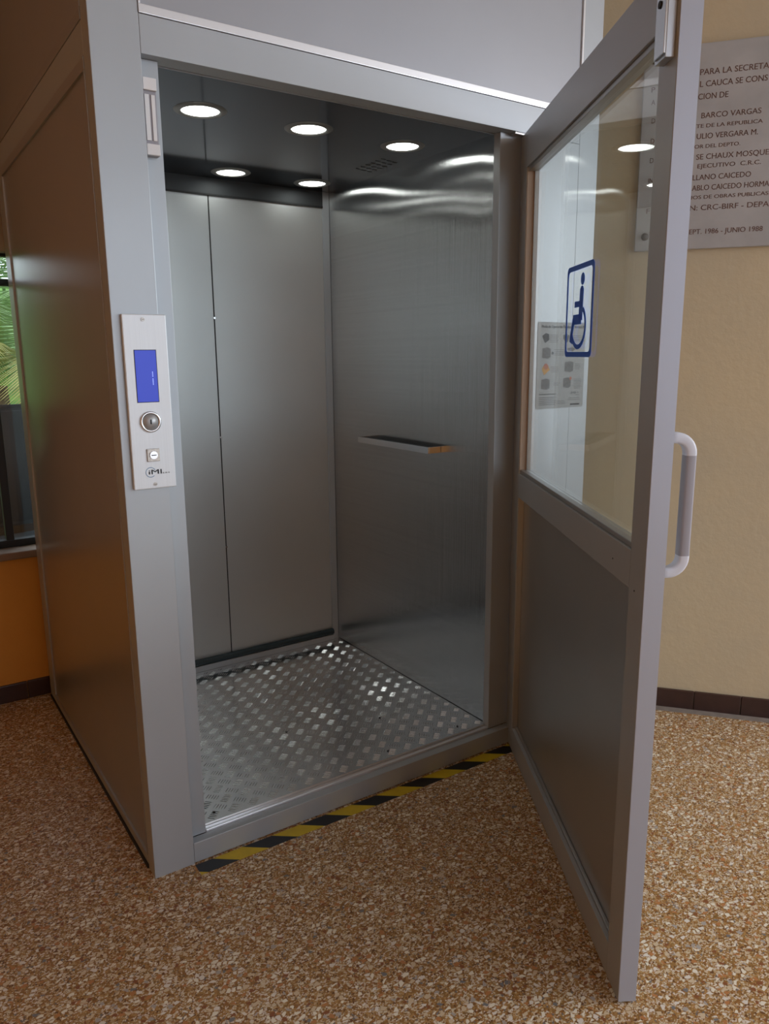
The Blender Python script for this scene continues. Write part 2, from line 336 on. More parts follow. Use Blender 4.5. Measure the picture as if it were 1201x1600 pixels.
# ------------------------------------------------------------------ marble plaque
pl = thing('marble_plaque', 'grey marble plaque with engraved brown inscription on tan wall', 'plaque', wp(0.25, 1.74, 0.0))
def plq(mb_build, name, label=None):
    o = fixn(mb_build.build(name)); o.parent = pl; o.matrix_parent_inverse = Matrix.Translation(-pl.location); 
    if label: o['label'] = label
    return o
m = MB(); wbx(m, -0.185, 0.72, 1.738, 2.395, 0.0005, 0.0205, marble, 0.003); plq(m, 'slab')
LN = [('PARA LA SECRETA', -0.005, 0.206, 2.307, 0.020), ('L CAUCA SE CONS', -0.003, 0.205, 2.27, 0.020), ('CION DE', -0.006, 0.088, 2.231, 0.020), ('BARCO VARGAS', 0.008, 0.194, 2.171, 0.019), ('TE DE LA REPUBLICA', -0.006, 0.201, 2.138, 0.013), ('ULIO VERGARA M.', -0.002, 0.189, 2.106, 0.019), ('OR DEL DEPTO.', -0.007, 0.137, 2.073, 0.013), ('SE CHAUX MOSQUE', 0.001, 0.228, 2.04, 0.019), ('EJECUTIVO  C.R.C.', 0.007, 0.206, 2.01, 0.015), ('LLANO CAICEDO', -0.006, 0.178, 1.974, 0.019), ('ABLO CAICEDO HORMA', -0.006, 0.237, 1.94, 0.019), ('IOS DE OBRAS PUBLICAS', -0.006, 0.237, 1.909, 0.013), ('N: CRC-BIRF - DEPA', -0.009, 0.242, 1.875, 0.019), ('EPT. 1986 - JUNIO 1988', -0.005, 0.229, 1.796, 0.018),
      ('P', -0.158, -0.146, 2.267, 0.018), ('A', -0.156, -0.144, 2.227, 0.018), ('D', -0.152, -0.140, 2.168, 0.018), ('D', -0.151, -0.139, 2.103, 0.018), ('D', -0.150, -0.138, 2.04, 0.018), ('IN', -0.152, -0.136, 1.974, 0.017), ('F', -0.152, -0.141, 1.873, 0.018)]
for s_, a, b_, z, h in LN: m = MB(); text_bm(m, s_, wp(a, z - h / 2, 0.0206), T, (0, 0, 1), h * 0.92, letter, b_ - a, depth=0.0004); text_bm(m, s_, wp(a + 0.0005, z - h / 2, 0.0206), T, (0, 0, 1), h * 0.92, letter, b_ - a, depth=0.0003); plq(m, 'inscription_line')
for z in (1.786, 2.358):
    m = MB(); m.lathe([(0.0001, 0.012), (0.006, 0.011), (0.011, 0.006), (0.013, 0.0)], wp(-0.152, z, 0.0206), -NW, bolt_m, 20); plq(m, 'bolt')

# ------------------------------------------------------------------ lift enclosure
H = 2.05; XR = 1.625; DP = 1.375; TOP = 3.199
enc = thing('elevator_enclosure', 'tall grey metal lift enclosure with an open hinged glazed door', 'elevator')
def P(mb, name, parent=enc, label=None): return mb.build(name, parent, label=label)
m = MB(); m.box((0, 0, 0.0), (0.1108, 0.055, TOP), paint, 0.0015); P(m, 'corner_post')
m = MB(); m.box((1.536, 0, 0.0), (XR, 0.055, TOP), paint, 0.0015); P(m, 'corner_post')
m = MB(); m.box((0, 1.280, 0.012), (0.05, DP, TOP), paint, 0.0015); P(m, 'corner_post')
m = MB(); m.box((1.575, 1.280, 0.012), (XR, DP, TOP), paint, 0.0015); P(m, 'corner_post')
m = MB(); m.box((0.1113, 0, H), (1.5355, 0.055, 2.131), paint, 0.0012); P(m, 'header')
m = MB(); m.box((0.1113, 0.003, 2.150), (1.5275, 0.03, TOP), mat('pale_front_panel', (0.36, 0.37, 0.40, 1), 0.4, 0.35, noise=0.02, nscale=4)); P(m, 'upper_panel')
for xa_, xb_, z0, z1 in ((0.1113, 1.5355, 2.132, 2.1505), (1.5278, 1.5355, 2.151, TOP), (0.1113, 0.116, 2.151, TOP)):
    m = MB(); m.box((xa_, -0.003, z0), (xb_, 0.012, z1), bead_alu, 0.001); P(m, 'panel_bead', label='bright aluminium bead')
m = MB(); m.box((1.3415, 0.0, 0.0), (1.5355, 0.03, H - 0.0005), paint, 0.001); P(m, 'front_panel')
m = MB(); m.box((0.1113, 0.030, 0.064), (0.158, 0.0595, H - 0.0005), paint, 0.001); P(m, 'jamb')
m = MB(); m.box((1.218, 0.030, 0.064), (1.3405, 0.0595, H - 0.0005), paint, 0.001); P(m, 'jamb')
m = MB(); m.box((0.1113, 0.0602, H - 0.001), (1.34, 0.064, H + 0.02), paint); m.box((0.1113, 0.0555, H + 0.006), (1.34, 0.060, H + 0.02), dark); P(m, 'door_stop')
m = MB(); m.box((0.1113, 0, 0.003), (1.34, 0.0295, 0.063), paint, 0.0015); P(m, 'sill')
m = MB(); m.box((0.1585, 0.0300, 0.05), (1.2175, 0.0470, 0.071), bead_alu, 0.003); P(m, 'sill_lip')
# side (x = 0)
def side_frame(x0, x1, sgn):
    m = MB(); m.box((x0 + 0.004 * sgn, 0.056, 0.045), (x0 + 0.02 * sgn, 1.279, 2.012), panel_paint); P(m, 'side_panel'); m = MB(); m.box((x0 + 0.004 * sgn, 0.056, 2.137), (x0 + 0.02 * sgn, 1.279, TOP), panel_paint); P(m, 'side_panel')
    m = MB(); m.box((x0, 0.0555, 2.040), (x0 + 0.03 * sgn, 1.2795, 2.113), paint, 0.001); P(m, 'side_rail'); m = MB(); m.box((x0, 0.0555, 0.012), (x0 + 0.03 * sgn, 1.2795, 0.040), paint, 0.001); P(m, 'side_rail')
    for ya_, yb_, z0, z1 in ((0.056, 1.279, 2.012, 2.0395), (0.056, 1.279, 2.1135, 2.137), (0.056, 1.279, 0.0405, 0.0448), (0.0555, 0.0625, 0.0452, 2.0115), (1.272, 1.279, 0.0452, 2.0115), (0.0555, 0.0625, 2.1375, TOP)):
        m = MB(); m.box((x0 - 0.002 * sgn, ya_, z0), (x0 + 0.012 * sgn, yb_, z1), bead_alu2, 0.0008); P(m, 'panel_bead')
bead_alu2 = mat('satin_bead', (0.42, 0.42, 0.42, 1), 0.35, 0.7)
side_frame(0.0, 0.03, 1); side_frame(XR, XR - 0.03, -1)
m = MB(); m.box((-0.004, 0.056, 0.0), (0.03, DP, 0.0115), dark); P(m, 'rubber_foot')
m = MB(); m.box((0.0505, 1.345, 0.012), (1.5745, 1.370, TOP), panel_paint); P(m, 'rear_panel')
# magnetic lock on the left jamb
ml = MB(); x0, x1 = 0.1125, 0.1435
ml.box((x0, 0.012, 1.840), (x1, 0.0295, 2.004), grip_pl, 0.001)
ml.box((x0, 0.004, 1.978), (x1, 0.0118, 2.004), white_pl, 0.0015); ml.box((x0, 0.004, 1.840), (x1, 0.0118, 1.864), white_pl, 0.0015)
ml.box((x0 + 0.003, 0.009, 1.872), (x0 + 0.0135, 0.0118, 1.970), white_pl, 0.0005); ml.box((x0 + 0.0185, 0.009, 1.872), (x0 + 0.027, 0.0118, 1.970), white_pl, 0.0005)
P(ml, 'magnetic_lock', label='white and metal magnetic lock bar')

# ------------------------------------------------------------------ the open door (part of the enclosure)
HD = Vector((1.25782, -0.04744, 0)); DD = Vector((-0.51561, -0.85682, 0)); DN = Vector((0.85682, -0.51561, 0))   # along, outwards
DM = Matrix(((DD.x, DN.x, 0, HD.x), (DD.y, DN.y, 0, HD.y), (0, 0, 1, 0), (0, 0, 0, 1)))
def dfin(mb, name, parent=None, label=None):
    bmesh.ops.transform(mb.bm, matrix=DM, verts=mb.bm.verts); bmesh.ops.recalc_face_normals(mb.bm, faces=mb.bm.faces)
    return mb.build(name, parent or enc, label=label)
L0, L1, TH = -0.085, 1.080, 0.040; zb, zt = 0.006, 2.043
m = MB()
m.box((L0, 0, zb), (0.0, TH, zt), paint, 0.0012); m.box((1.004, 0, zb), (L1 - 0.0012, TH, zt), paint, 0.0012)
m.box((0.0003, 0, 1.938), (1.0037, TH, zt), paint, 0.0012); m.box((0.0003, 0, 0.918), (1.0037, TH, 0.997), paint, 0.0012); m.box((0.0003, 0, zb), (1.0037, TH, 0.088), paint, 0.0012)
m.box((L1 - 0.0010, 0.0008, zb), (L1, TH - 0.0008, zt), edge_daylit)
door = dfin(m, 'door', label='open hinged door with glazed upper half')
m = MB(); m.box((0.012, 0.024, 1.009), (0.993, 0.030, 1.927), glass); dfin(m, 'glass_pane', door)
m = MB(); m.box((0.001, 0.020, 0.090), (1.003, 0.034, 0.917), panel_paint); dfin(m, 'lower_panel', door)
m = MB()   # glazing beads, inside
a, b_, z0, z1 = 0.0005, 1.0035, 0.9975, 1.9375
m.box((a, 0.006, z0), (b_, 0.0235, z0 + 0.012), bead_alu2, 0.002); m.box((a, 0.006, z1 - 0.012), (b_, 0.0235, z1), bead_alu2, 0.002)
m.box((a, 0.0235, z0), (b_, 0.0235 + 0.012, z0 + 0.011), bead_alu2); m.box((a, 0.0235, z1 - 0.011), (b_, 0.0355, z1), bead_alu2)
m.box((a, 0.0235, z0 + 0.011), (a + 0.011, 0.0355, z1 - 0.011), bead_alu2); m.box((b_ - 0.011, 0.004, z0 + 0.012), (b_, 0.0355, z1 - 0.012), bead_alu2)
m.box((a, 0.002, z0 + 0.012), (a + 0.004, 0.0235, z1 - 0.012), bead_reflection)
dfin(m, 'glazing_bead', door)
m = MB(); m.box((a, 0.002, 0.0885), (a + 0.004, 0.0195, 0.9175), panel_paint); m.box((0.006, 0.010, 0.0885), (b_, 0.0195, 0.096), bead_alu2, 0.002); dfin(m, 'panel_trim', door)
# lock keeper (armature plate) near the free edge, top
m = MB(); m.box((1.021, -0.016, 1.872), (1.0255 + 0.042, -0.0002, 2.040), mat('keeper_steel', (0.62, 0.66, 0.72, 1), 0.3, 0.8), 0.001)
m.box((1.0268, -0.020, 1.878), (1.0677, -0.0162, 2.036), chrome, 0.0008); m.cyl((1.043, -0.0205, 1.960), (0, 1, 0), 0.006, 0.003, dark); dfin(m, 'lock_keeper', door, 'steel lock keeper plate')
for l, z in ((0.905, 0.953), (1.033, 0.921)):
    m = MB(); m.cyl((l, -0.0002, z), (0, 1, 0), 0.0018, 0.001, dark, seg=12); dfin(m, 'screw_hole', door)
# D handle on the outside
zc0, zc1, out, cr = 0.962, 1.226, 0.047, 0.030
path = [(1.043, TH, zc0)]; 
n_ = 8
path += [(1.043, TH + out - cr + cr * math.sin(math.pi / 2 * k / n_), zc0 + cr - cr * math.cos(math.pi / 2 * k / n_)) for k in range(0, n_ + 1)]
i0 = len(path); path += [(1.043, TH + out, zc0 + cr + 0.004)]; path += [(1.043, TH + out, zc1 - cr - 0.004)]; i1 = len(path) - 1
path += [(1.043, TH + out - cr + cr * math.cos(math.pi / 2 * k / n_), zc1 - cr + cr * math.sin(math.pi / 2 * k / n_)) for k in range(0, n_ + 1)]
path += [(1.043, TH, zc1)]
ms = [handle_pl] * (len(path) - 1); ms[i0] = grip_pl
prof = []
hw, hh, rr = 0.0125, 0.0105, 0.005
for cx_, cy_, a0 in ((hw - rr, hh - rr, 0), (-hw + rr, hh - rr, 90), (-hw + rr, -hh + rr, 180), (hw - rr, -hh + rr, 270)):
    for k in range(4): an = math.radians(a0 + 30 * k); prof.append((cx_ + rr * math.cos(an), cy_ + rr * math.sin(an)))
m = MB(); m.sweep(path, prof, (1, 0, 0), handle_pl, ms); dfin(m, 'handle', door, 'white and grey D-shaped pull handle')
# accessibility symbol on the glass (seen from behind)
sy = MB(); y0 = 0.0238
def sp(u, v): return (0.400 + 0.221 * u, y0, 1.374 + 0.226 * v)       # u: 0 at the hinge side (image left) .. 1
def band(pts_out, pts_in):
    n = len(pts_out)
    for i in range(n):
        j = (i + 1) % n; sy.prism([sp(*pts_out[i]), sp(*pts_out[j]), sp(*pts_in[j]), sp(*pts_in[i])], (0, -1, 0), 0.0006, blue)
def rrect(x0, y0_, x1, y1, r):
    o = []
    for cx_, cy_, a0 in ((x1 - r, y1 - r, 0), (x0 + r, y1 - r, 90), (x0 + r, y0_ + r, 180), (x1 - r, y0_ + r, 270)):
        for k in range(5): an = math.radians(a0 + 22.5 * k); o.append((cx_ + r * math.cos(an), cy_ + r * math.sin(an)))
    return o
band(rrect(0, 0, 1, 1, 0.07), rrect(0.055, 0.055, 0.945, 0.945, 0.06))
def disc(cx_, cy_, rx, ry): sy.prism([sp(cx_ + rx * math.cos(2 * math.pi * k / 28), cy_ + ry * math.sin(2 * math.pi * k / 28)) for k in range(28)], (0, -1, 0), 0.0006, blue)
def stroke(pts, w):
    for (xa, ya), (xb, yb) in zip(pts, pts[1:]):
        d = Vector((xb - xa, yb - ya)); nn = Vector((-d.y, d.x)).normalized() * w / 2
        sy.prism([sp(xa + nn.x, ya + nn.y), sp(xb + nn.x, yb + nn.y), sp(xb - nn.x, yb - nn.y), sp(xa - nn.x, ya - nn.y)], (0, -1, 0), 0.0006, blue)
disc(0.60, 0.835, 0.068, 0.065)
stroke([(0.585, 0.735), (0.565, 0.40)], 0.135); disc(0.585, 0.735, 0.052, 0.03)
stroke([(0.60, 0.575), (0.33, 0.575)], 0.065); stroke([(0.60, 0.41), (0.29, 0.41)], 0.11)
stroke([(0.33, 0.43), (0.215, 0.185)], 0.085); stroke([(0.185, 0.195), (0.30, 0.165)], 0.05)
arc = [(0.50 + 0.255 * math.cos(math.radians(a_)), 0.335 + 0.225 * math.sin(math.radians(a_))) for a_ in range(55, -170, -9)]
stroke(arc, 0.052)
dfin(sy, 'accessibility_symbol', door, 'blue wheelchair symbol on the glass')
# hinge pivot plates
m = MB(); m.box((1.255, 0.004, 2.0438), (1.335, 0.026, 2.0495), chrome, 0.0006); P(m, 'hinge_plate')

# ------------------------------------------------------------------ lift cabin
cab = thing('elevator_cabin', 'brushed steel lift cabin interior with tread plate floor inside enclosure', 'elevator cabin', (0.68, 0.57, 0.05))
inv = Matrix.Translation(-cab.location)
def K(mb, name, label=None, parent=cab):
    o = mb.build(name, parent, label=label)
    if parent is cab: o.matrix_parent_inverse = inv
    return o
XL, XC, YB, ZF, ZC = 0.135, 1.2215, 1.092, 0.078, 2.051
def wavy(x, y0, y1, z0, z1, thick, m_, amp, ny=60, nz=90, ph=0.0, flip=False):
    bm = bmesh.new(); g = []
    for j in range(nz + 1):
        row = []
        for i in range(ny + 1):
            y = y0 + (y1 - y0) * i / ny; z = z0 + (z1 - z0) * j / nz
            e = min(1, (y - y0) / 0.06, (y1 - y) / 0.06, (z - z0) / 0.08, (z1 - z) / 0.08)
            w = amp * (math.sin(5.1 * y + 1.3 + ph) * math.sin(11 * z + 2.0 * y + ph) + 0.5 * math.sin(9 * y - 6 * z + 0.4) + 0.25 * math.sin(17 * z + 7 * y)) * max(0, e)
            row.append(bm.verts.new((x + w, y, z)))
        g.append(row)
    for j in range(nz):
        for i in range(ny): f = bm.faces.new((g[j][i], g[j][i + 1], g[j + 1][i + 1], g[j + 1][i]) if flip else (g[j][i], g[j + 1][i], g[j + 1][i + 1], g[j][i + 1])); f.smooth = True
    mb = MB(); mb.add(bm, m_, smooth=True)
    mb.box((x + (0.004 if thick > 0 else thick), y0, z0), (x + (thick if thick > 0 else -0.004), y1, z1), m_)
    return mb
K(wavy(XC, 0.062, YB, ZF + 0.002, ZC, 0.02, steel_side, 0.0011), 'side_wall', 'mirror-like brushed steel side wall')
K(wavy(XL, 0.062, YB, ZF + 0.002, ZC, -0.02, steel_side, 0.0008, 40, 60, 2.0, True), 'side_wall')
m = MB(); m.box((XL, YB + 0.002, 0.10), (0.6865, YB + 0.02, ZC), steel_back, 0.0008); K(m, 'rear_wall_panel', 'left sheet of the rear wall')
m = MB(); m.box((0.6915, YB + 0.002, 0.10), (1.192, YB + 0.02, ZC), steel_back, 0.0008); K(m, 'rear_wall_panel', 'right sheet of the rear wall')
m = MB(); m.box((0.685, YB + 0.0035, 0.10), (0.693, YB + 0.019, ZC), dark); K(m, 'seam')
for z in (0.597, 1.059, 1.531): m = MB(); m.cyl((0.689, YB + 0.001, z), (0, -1, 0), 0.004, 0.006, chrome, seg=16); K(m, 'screw')
m = MB(); m.box((1.190, YB - 0.004, ZF), (1.2205, YB + 0.018, ZC), paint, 0.001); K(m, 'corner_trim')
m = MB(); m.box((XL, YB - 0.004, 1.993), (1.1895, YB + 0.0015, ZC), mat('dark_crossbar', (0.06, 0.065, 0.07, 1), 0.5, 0.5), 0.0005); m.box((XL, YB - 0.006, 1.987), (1.1895, YB + 0.0015, 1.993), dark); K(m, 'rear_crossbar')
m = MB(); m.box((XL, YB - 0.016, ZF), (1.1895, YB + 0.0015, 0.103), paint, 0.002); K(m, 'rear_sill')
bm2 = bmesh.new(); m = MB(); m.cyl(((XL + 1.1895) / 2, YB - 0.008, 0.118), (1, 0, 0), 0.0135, 1.1895 - XL, teal_rubber, seg=20); K(m, 'rubber_seal', 'dark teal rubber tube seal')
bm2.free()
m = MB(); m.cyl((XL + 0.012, (0.062 + YB - 0.02) / 2, 0.100), (0, 1, 0), 0.0125, YB - 0.09, teal_rubber, seg=20); m.box((XL - 0.004, 0.062, ZF), (XL + 0.003, YB - 0.02, 0.20), teal_rubber); K(m, 'rubber_seal', 'dark rubber seal along the base of the side wall')
m = MB(); m.box((XL, 0.066, ZC), (XC + 0.02, YB + 0.02, ZC + 0.012), steel_ceil); K(m, 'ceiling_sheet', 'dark polished ceiling')
m = MB(); m.box((XL - 0.02, 0.0475, ZF - 0.03), (XC + 0.02, YB + 0.02, ZF), plate)
# five-bar tread pattern
bm = m.bm; k = m.mi(plate)
def lozenge(cx_, cy_, dx, dy, L, w, h):
    nx, ny_ = -dy, dx
    base = [(-L / 2, 0), (-L / 3, w / 2), (L / 3, w / 2), (L / 2, 0), (L / 3, -w / 2), (-L / 3, -w / 2)]
    top = [(-L / 3.2, 0), (L / 3.2, 0)]
    q = lambda u, v, z: bm.verts.new((cx_ + dx * u + nx * v, cy_ + dy * u + ny_ * v, z))
    b = [q(u, v, ZF + 0.0001) for u, v in base]; t = [q(u, v, ZF + h) for u, v in top]
    for f in ((b[0], b[5], t[0]), (b[0], t[0], b[1]), (b[1], t[0], t[1], b[2]), (b[2], t[1], b[3]), (b[3], t[1], b[4]), (b[4], t[1], t[0], b[5])):
        ff = bm.faces.new(f); ff.material_index = k; ff.smooth = False
s2 = math.sqrt(0.5); px, py = 0.0628, 0.0600
def inside(x, y): return XL + 0.004 < x < XC - 0.004 and 0.052 < y < YB - 0.02
for i in range(-2, 20):
    for j in range(-3, 20):
        for (ox, oy, dx, dy) in ((0, 0, s2, s2), (0.5, 0.5, s2, -s2)):
            gx = 0.231 + px * (i + ox); gy = 0.104 + py * (j + oy)
            for q_ in range(-2, 3):
                cx_ = gx - dy * q_ * 0.0082; cy_ = gy + dx * q_ * 0.0082
                if inside(cx_ - dx * .012, cy_ - dy * .012) and inside(cx_ + dx * .012, cy_ + dy * .012): lozenge(cx_, cy_, dx, dy, 0.0265, 0.0030, 0.0014)
K(m, 'tread_plate_floor', 'five-bar aluminium tread plate floor')
for x, y in ((0.205, 0.085), (0.60, 0.40), (0.82, 0.085), (1.12, 0.085), (0.93, 0.30)): m = MB(); m.cyl((x, y, ZF + 0.001), (0, 0, 1), 0.004, 0.002, dark, seg=12); K(m, 'floor_screw')
# handrail
m = MB(); zr = 1.043; xo = XC - 0.058
m.box((xo, 0.320, zr - 0.0115), (xo + 0.005, 0.795, zr + 0.0115), chrome, 0.0008)
m.box((xo + 0.0052, 0.320, zr - 0.0115), (XC - 0.001, 0.325, zr + 0.0115), chrome, 0.0008); m.box((xo + 0.0052, 0.790, zr - 0.0115), (XC - 0.001, 0.795, zr + 0.0115), chrome, 0.0008)
m.box((xo + 0.0052, 0.3252, zr - 0.0105), (XC - 0.0015, 0.7898, zr + 0.006), dark)  # black block stands in for the dark reflections in the open gap
K(m, 'handrail', 'flat steel handrail, dark gap behind it painted as a black block')
# ventilation slots in the ceiling near the side wall
for r in range(3):
    for c in range(6): m = MB(); m.box((1.095 + 0.03 * r, 0.50 + 0.033 * c + 0.008 * r, ZC - 0.0008), (1.113 + 0.03 * r, 0.507 + 0.033 * c + 0.008 * r, ZC - 0.0001), dark); K(m, 'vent_slot')

# ceiling downlights
LP = [(0.372, 0.325, 'lit round downlight nearest the control panel in cabin ceiling'), (0.710, 0.321, 'lit round downlight in middle of the front row'), (1.062, 0.329, 'lit round downlight nearest the open door in cabin ceiling'),
      (0.732, 0.966, 'lit round downlight in rear row, left of the wall corner'), (1.076, 0.968, 'lit round downlight in rear row, nearest the rear wall corner'), (0.385, 0.966, 'lit round downlight in rear row, above left sheet near jamb')]
def make_light():
    t = thing('ceiling_downlight', 'x', 'ceiling light', (0, 0, 0), 0, 'downlights in the cabin ceiling')
    m = MB(); m.lathe([(0.052, 0.0), (0.0535, -0.004), (0.060, -0.0045), (0.070, -0.0025), (0.0735, 0.0)], (0, 0, 0), (0, 0, 1), mat('dull_silver_ring', (0.40, 0.39, 0.37, 1), 0.4, 0.8)); m.build('trim_ring', t)
    m = MB(); m.lathe([(0.0001, -0.0012), (0.040, -0.0012), (0.0525, -0.0008), (0.0525, -0.0001), (0.0001, -0.0001)], (0, 0, 0), (0, 0, 1), lamp); m.build('diffuser', t)
    return t
L0_ = make_light()
for i, (x, y, lb) in enumerate(LP):
    if i == 0: t = L0_
    else:
        t = L0_.copy(); C.objects.link(t)
        for ch in list(L0_.children): c = ch.copy(); C.objects.link(c); c.parent = t
    t.location = (x, y, ZC - 0.0001); t['label'] = lb

# ------------------------------------------------------------------ call panel
cp = thing('control_panel', 'silver lift call panel with blue display and round button on corner post', 'control panel', (0.073, 0, 1.067))
def Q(mb, name, label=None):
    bmesh.ops.translate(mb.bm, vec=(-0.073, 0, -1.067), verts=mb.bm.verts); return mb.build(name, cp, label=label)
m = MB(); m.box((0.0205, -0.012, 1.067), (0.1245, -0.0002, 1.482), alu_panel, 0.0022); Q(m, 'faceplate')
m = MB(); m.box((0.0425, -0.0128, 1.2765), (0.0955, -0.0121, 1.4005), dark); m.box((0.044, -0.0132, 1.278), (0.094, -0.0129, 1.399), screen_m)
[m.box((0.0825, -0.0134, 1.318 + 0.0032 * k_), (0.0845, -0.0133, 1.3203 + 0.0032 * k_), screen_t) for k_ in (0, 1, 2, 3, 4, 6, 7, 8, 9)]; Q(m, 'display_screen', 'blue display')
m = MB(); m.lathe([(0.0255, 0.0), (0.0255, 0.003), (0.0235, 0.005), (0.0195, 0.0045), (0.019, 0.002)], (0.0705, -0.0121, 1.230), (0, -1, 0), chrome); m.lathe([(0.0188, 0.002), (0.018, 0.0042), (0.0001, 0.0045)], (0.0705, -0.0121, 1.230), (0, -1, 0), mat('brushed_button', (0.42, 0.42, 0.43, 1), 0.4, 0.5))
text_bm(m, '1', (0.0705, -0.0166, 1.225), (1, 0, 0), (0, 0, 1), 0.011, dark, 0.004, 'CENTER', 0.0003, 0.02); Q(m, 'call_button', 'round steel button marked 1')
m = MB(); m.box((0.056, -0.0155, 1.134), (0.087, -0.0122, 1.165), nickel, 0.001); m.cyl((0.0715, -0.017, 1.1495), (0, 1, 0), 0.0095, 0.003, chrome, seg=28); m.box((0.0655, -0.0192, 1.1485), (0.0775, -0.0187, 1.1505), dark, 0, None); Q(m, 'key_switch', 'square key switch')
m = MB(); cx_, cz_ = 0.0625, 1.1075
ring = [(cx_ + 0.0125 * math.cos(2 * math.pi * k / 40), -0.0123, cz_ + 0.0125 * math.sin(2 * math.pi * k / 40)) for k in range(3, 36)]
for a_, b2 in zip(ring, ring[1:]):
    w = 0.0013; va, vb = Vector(a_) - Vector((cx_, -0.0123, cz_)), Vector(b2) - Vector((cx_, -0.0123, cz_))
    m.prism([Vector(a_), Vector(b2), Vector(b2) - vb.normalized() * w, Vector(a_) - va.normalized() * w], (0, -1, 0), 0.0002, ink_blue)
text_bm(m, 'iMI', (0.0575, -0.0126, 1.1025), (1, 0, 0), (0, 0, 1), 0.0115, ink, 0.0315, depth=0.0002); text_bm(m, 'iMI', (0.0581, -0.0126, 1.1025), (1, 0, 0), (0, 0, 1), 0.0115, ink, 0.0315, depth=0.00015); text_bm(m, 's.a.s', (0.0915, -0.0126, 1.1025), (1, 0, 0), (0, 0, 1), 0.0045, ink, 0.0175, depth=0.0002, bold=0.0)
Q(m, 'maker_logo')
for x, z in ((0.0690, 1.470), (0.0720, 1.0775)):
    m = MB(); m.cyl((x, -0.0128, z), (0, 1, 0), 0.0045, 0.0016, nickel, seg=20, bev=0.0003); m.box((x - 0.003, -0.0138, z - 0.0005), (x + 0.003, -0.0136, z + 0.0005), dark); Q(m, 'screw')

# ------------------------------------------------------------------ instruction poster on the right front panel
po = thing('instruction_poster', 'grey instruction sheet with small pictures on panel behind door glass', 'poster', (1.487, 0, 1.200))
def O(mb, name): bmesh.ops.translate(mb.bm, vec=(-1.487, 0, -1.2), verts=mb.bm.verts); return mb.build(name, po)
X0, X1, Z0, Z1 = 1.372, 1.602, 1.198, 1.485
m = MB()
def rr2(x0, z0, x1, z1, r):
    o = []
    for cx_, cz, a0 in ((x1 - r, z1 - r, 0), (x0 + r, z1 - r, 90), (x0 + r, z0 + r, 180), (x1 - r, z0 + r, 270)):
        for k in range(5): an = math.radians(a0 + 22.5 * k); o.append((cx_ + r * math.cos(an), -0.0002, cz + r * math.sin(an)))
    return o
m.prism(rr2(X0, Z0, X1, Z1, 0.008), (0, -1, 0), 0.0010, poster_m); O(m, 'sheet')
yy = -0.0013
def u(px_): return X0 + (px_ - 60) / 800 * (X1 - X0)
def v(py_): return Z1 - (py_ - 95) / 1420 * (Z1 - Z0)
m = MB(); text_bm(m, 'Modo de Operación Plataforma Vertical IMI', (u(120), yy, v(188)), (1, 0, 0), (0, 0, 1), 0.0095, ink, u(850) - u(120), depth=0.0001); text_bm(m, 'Modo de Operación Plataforma Vertical IMI', (u(124), yy, v(188)), (1, 0, 0), (0, 0, 1), 0.0095, ink, u(850) - u(120), depth=0.00008); O(m, 'title'); m = MB()
text_bm(m, 'iMI', (u(640), yy, v(1290)), (1, 0, 0), (0, 0, 1), 0.009, ink, u(725) - u(640), depth=0.0001)
O(m, 'maker_logo')
def lines(x0, x1, y0_, n, dy, m_=txt_grey, h=7, jag=0.2):
    m = MB()
    for k in range(n): m.box((u(x0), yy, v(y0_ + dy * k + h)), (u(x1 - (x1 - x0) * jag * random.random()), yy + 0.0002, v(y0_ + dy * k)), m_)
    O(m, 'text_block')
lines(255, 400, 300, 5, 28); lines(610, 850, 310, 4, 28); lines(340, 520, 540, 4, 28); lines(290, 430, 820, 4, 27); lines(700, 800, 780, 4, 27); lines(340, 450, 1090, 2, 28); lines(690, 820, 1035, 7, 25)
lines(110, 390, 1268, 1, 20, ink, 12, 0); lines(110, 390, 1322, 5, 30, ink, 9); lines(410, 560, 1390, 3, 24); lines(600, 820, 1352, 2, 30); lines(640, 800, 1450, 1, 30, ink, 26, 0); lines(725, 800, 1262, 2, 40)
def blob(pts, m_): m = MB(); m.poly([(u(a_), yy, v(b2)) for a_, b2 in pts], m_, True); O(m, 'picture')
def dot(x, y, r_): m = MB(); m.cyl((u(x), yy - 0.0001, v(y)), (0, 1, 0), r_, 0.0004, pic_rd, seg=20); O(m, 'picture')
def cabp(x, y, w=130, h=190): blob([(x, y + 20), (x + w * .6, y), (x + w, y + 25), (x + w, y + h - 30), (x + w * .65, y + h), (x, y + h - 20)], pic_grey)
blob([(130, 320), (190, 270), (245, 290), (250, 380), (180, 435)], pic_dark); blob([(480, 300), (540, 285), (580, 310), (560, 410), (530, 430), (480, 360)], pic_dark)
cabp(140, 500, 140, 190); blob([(290, 590), (310, 570), (335, 590), (325, 620), (300, 620)], pic_dark)
cabp(560, 500, 130, 70); blob([(140, 850), (180, 790), (210, 765), (245, 800), (275, 870), (180, 955)], pic_or); dot(208, 815, 0.010)
cabp(520, 730, 150, 190); cabp(140, 1010, 140, 190); cabp(505, 1000, 130, 185); dot(628, 1020, 0.006)

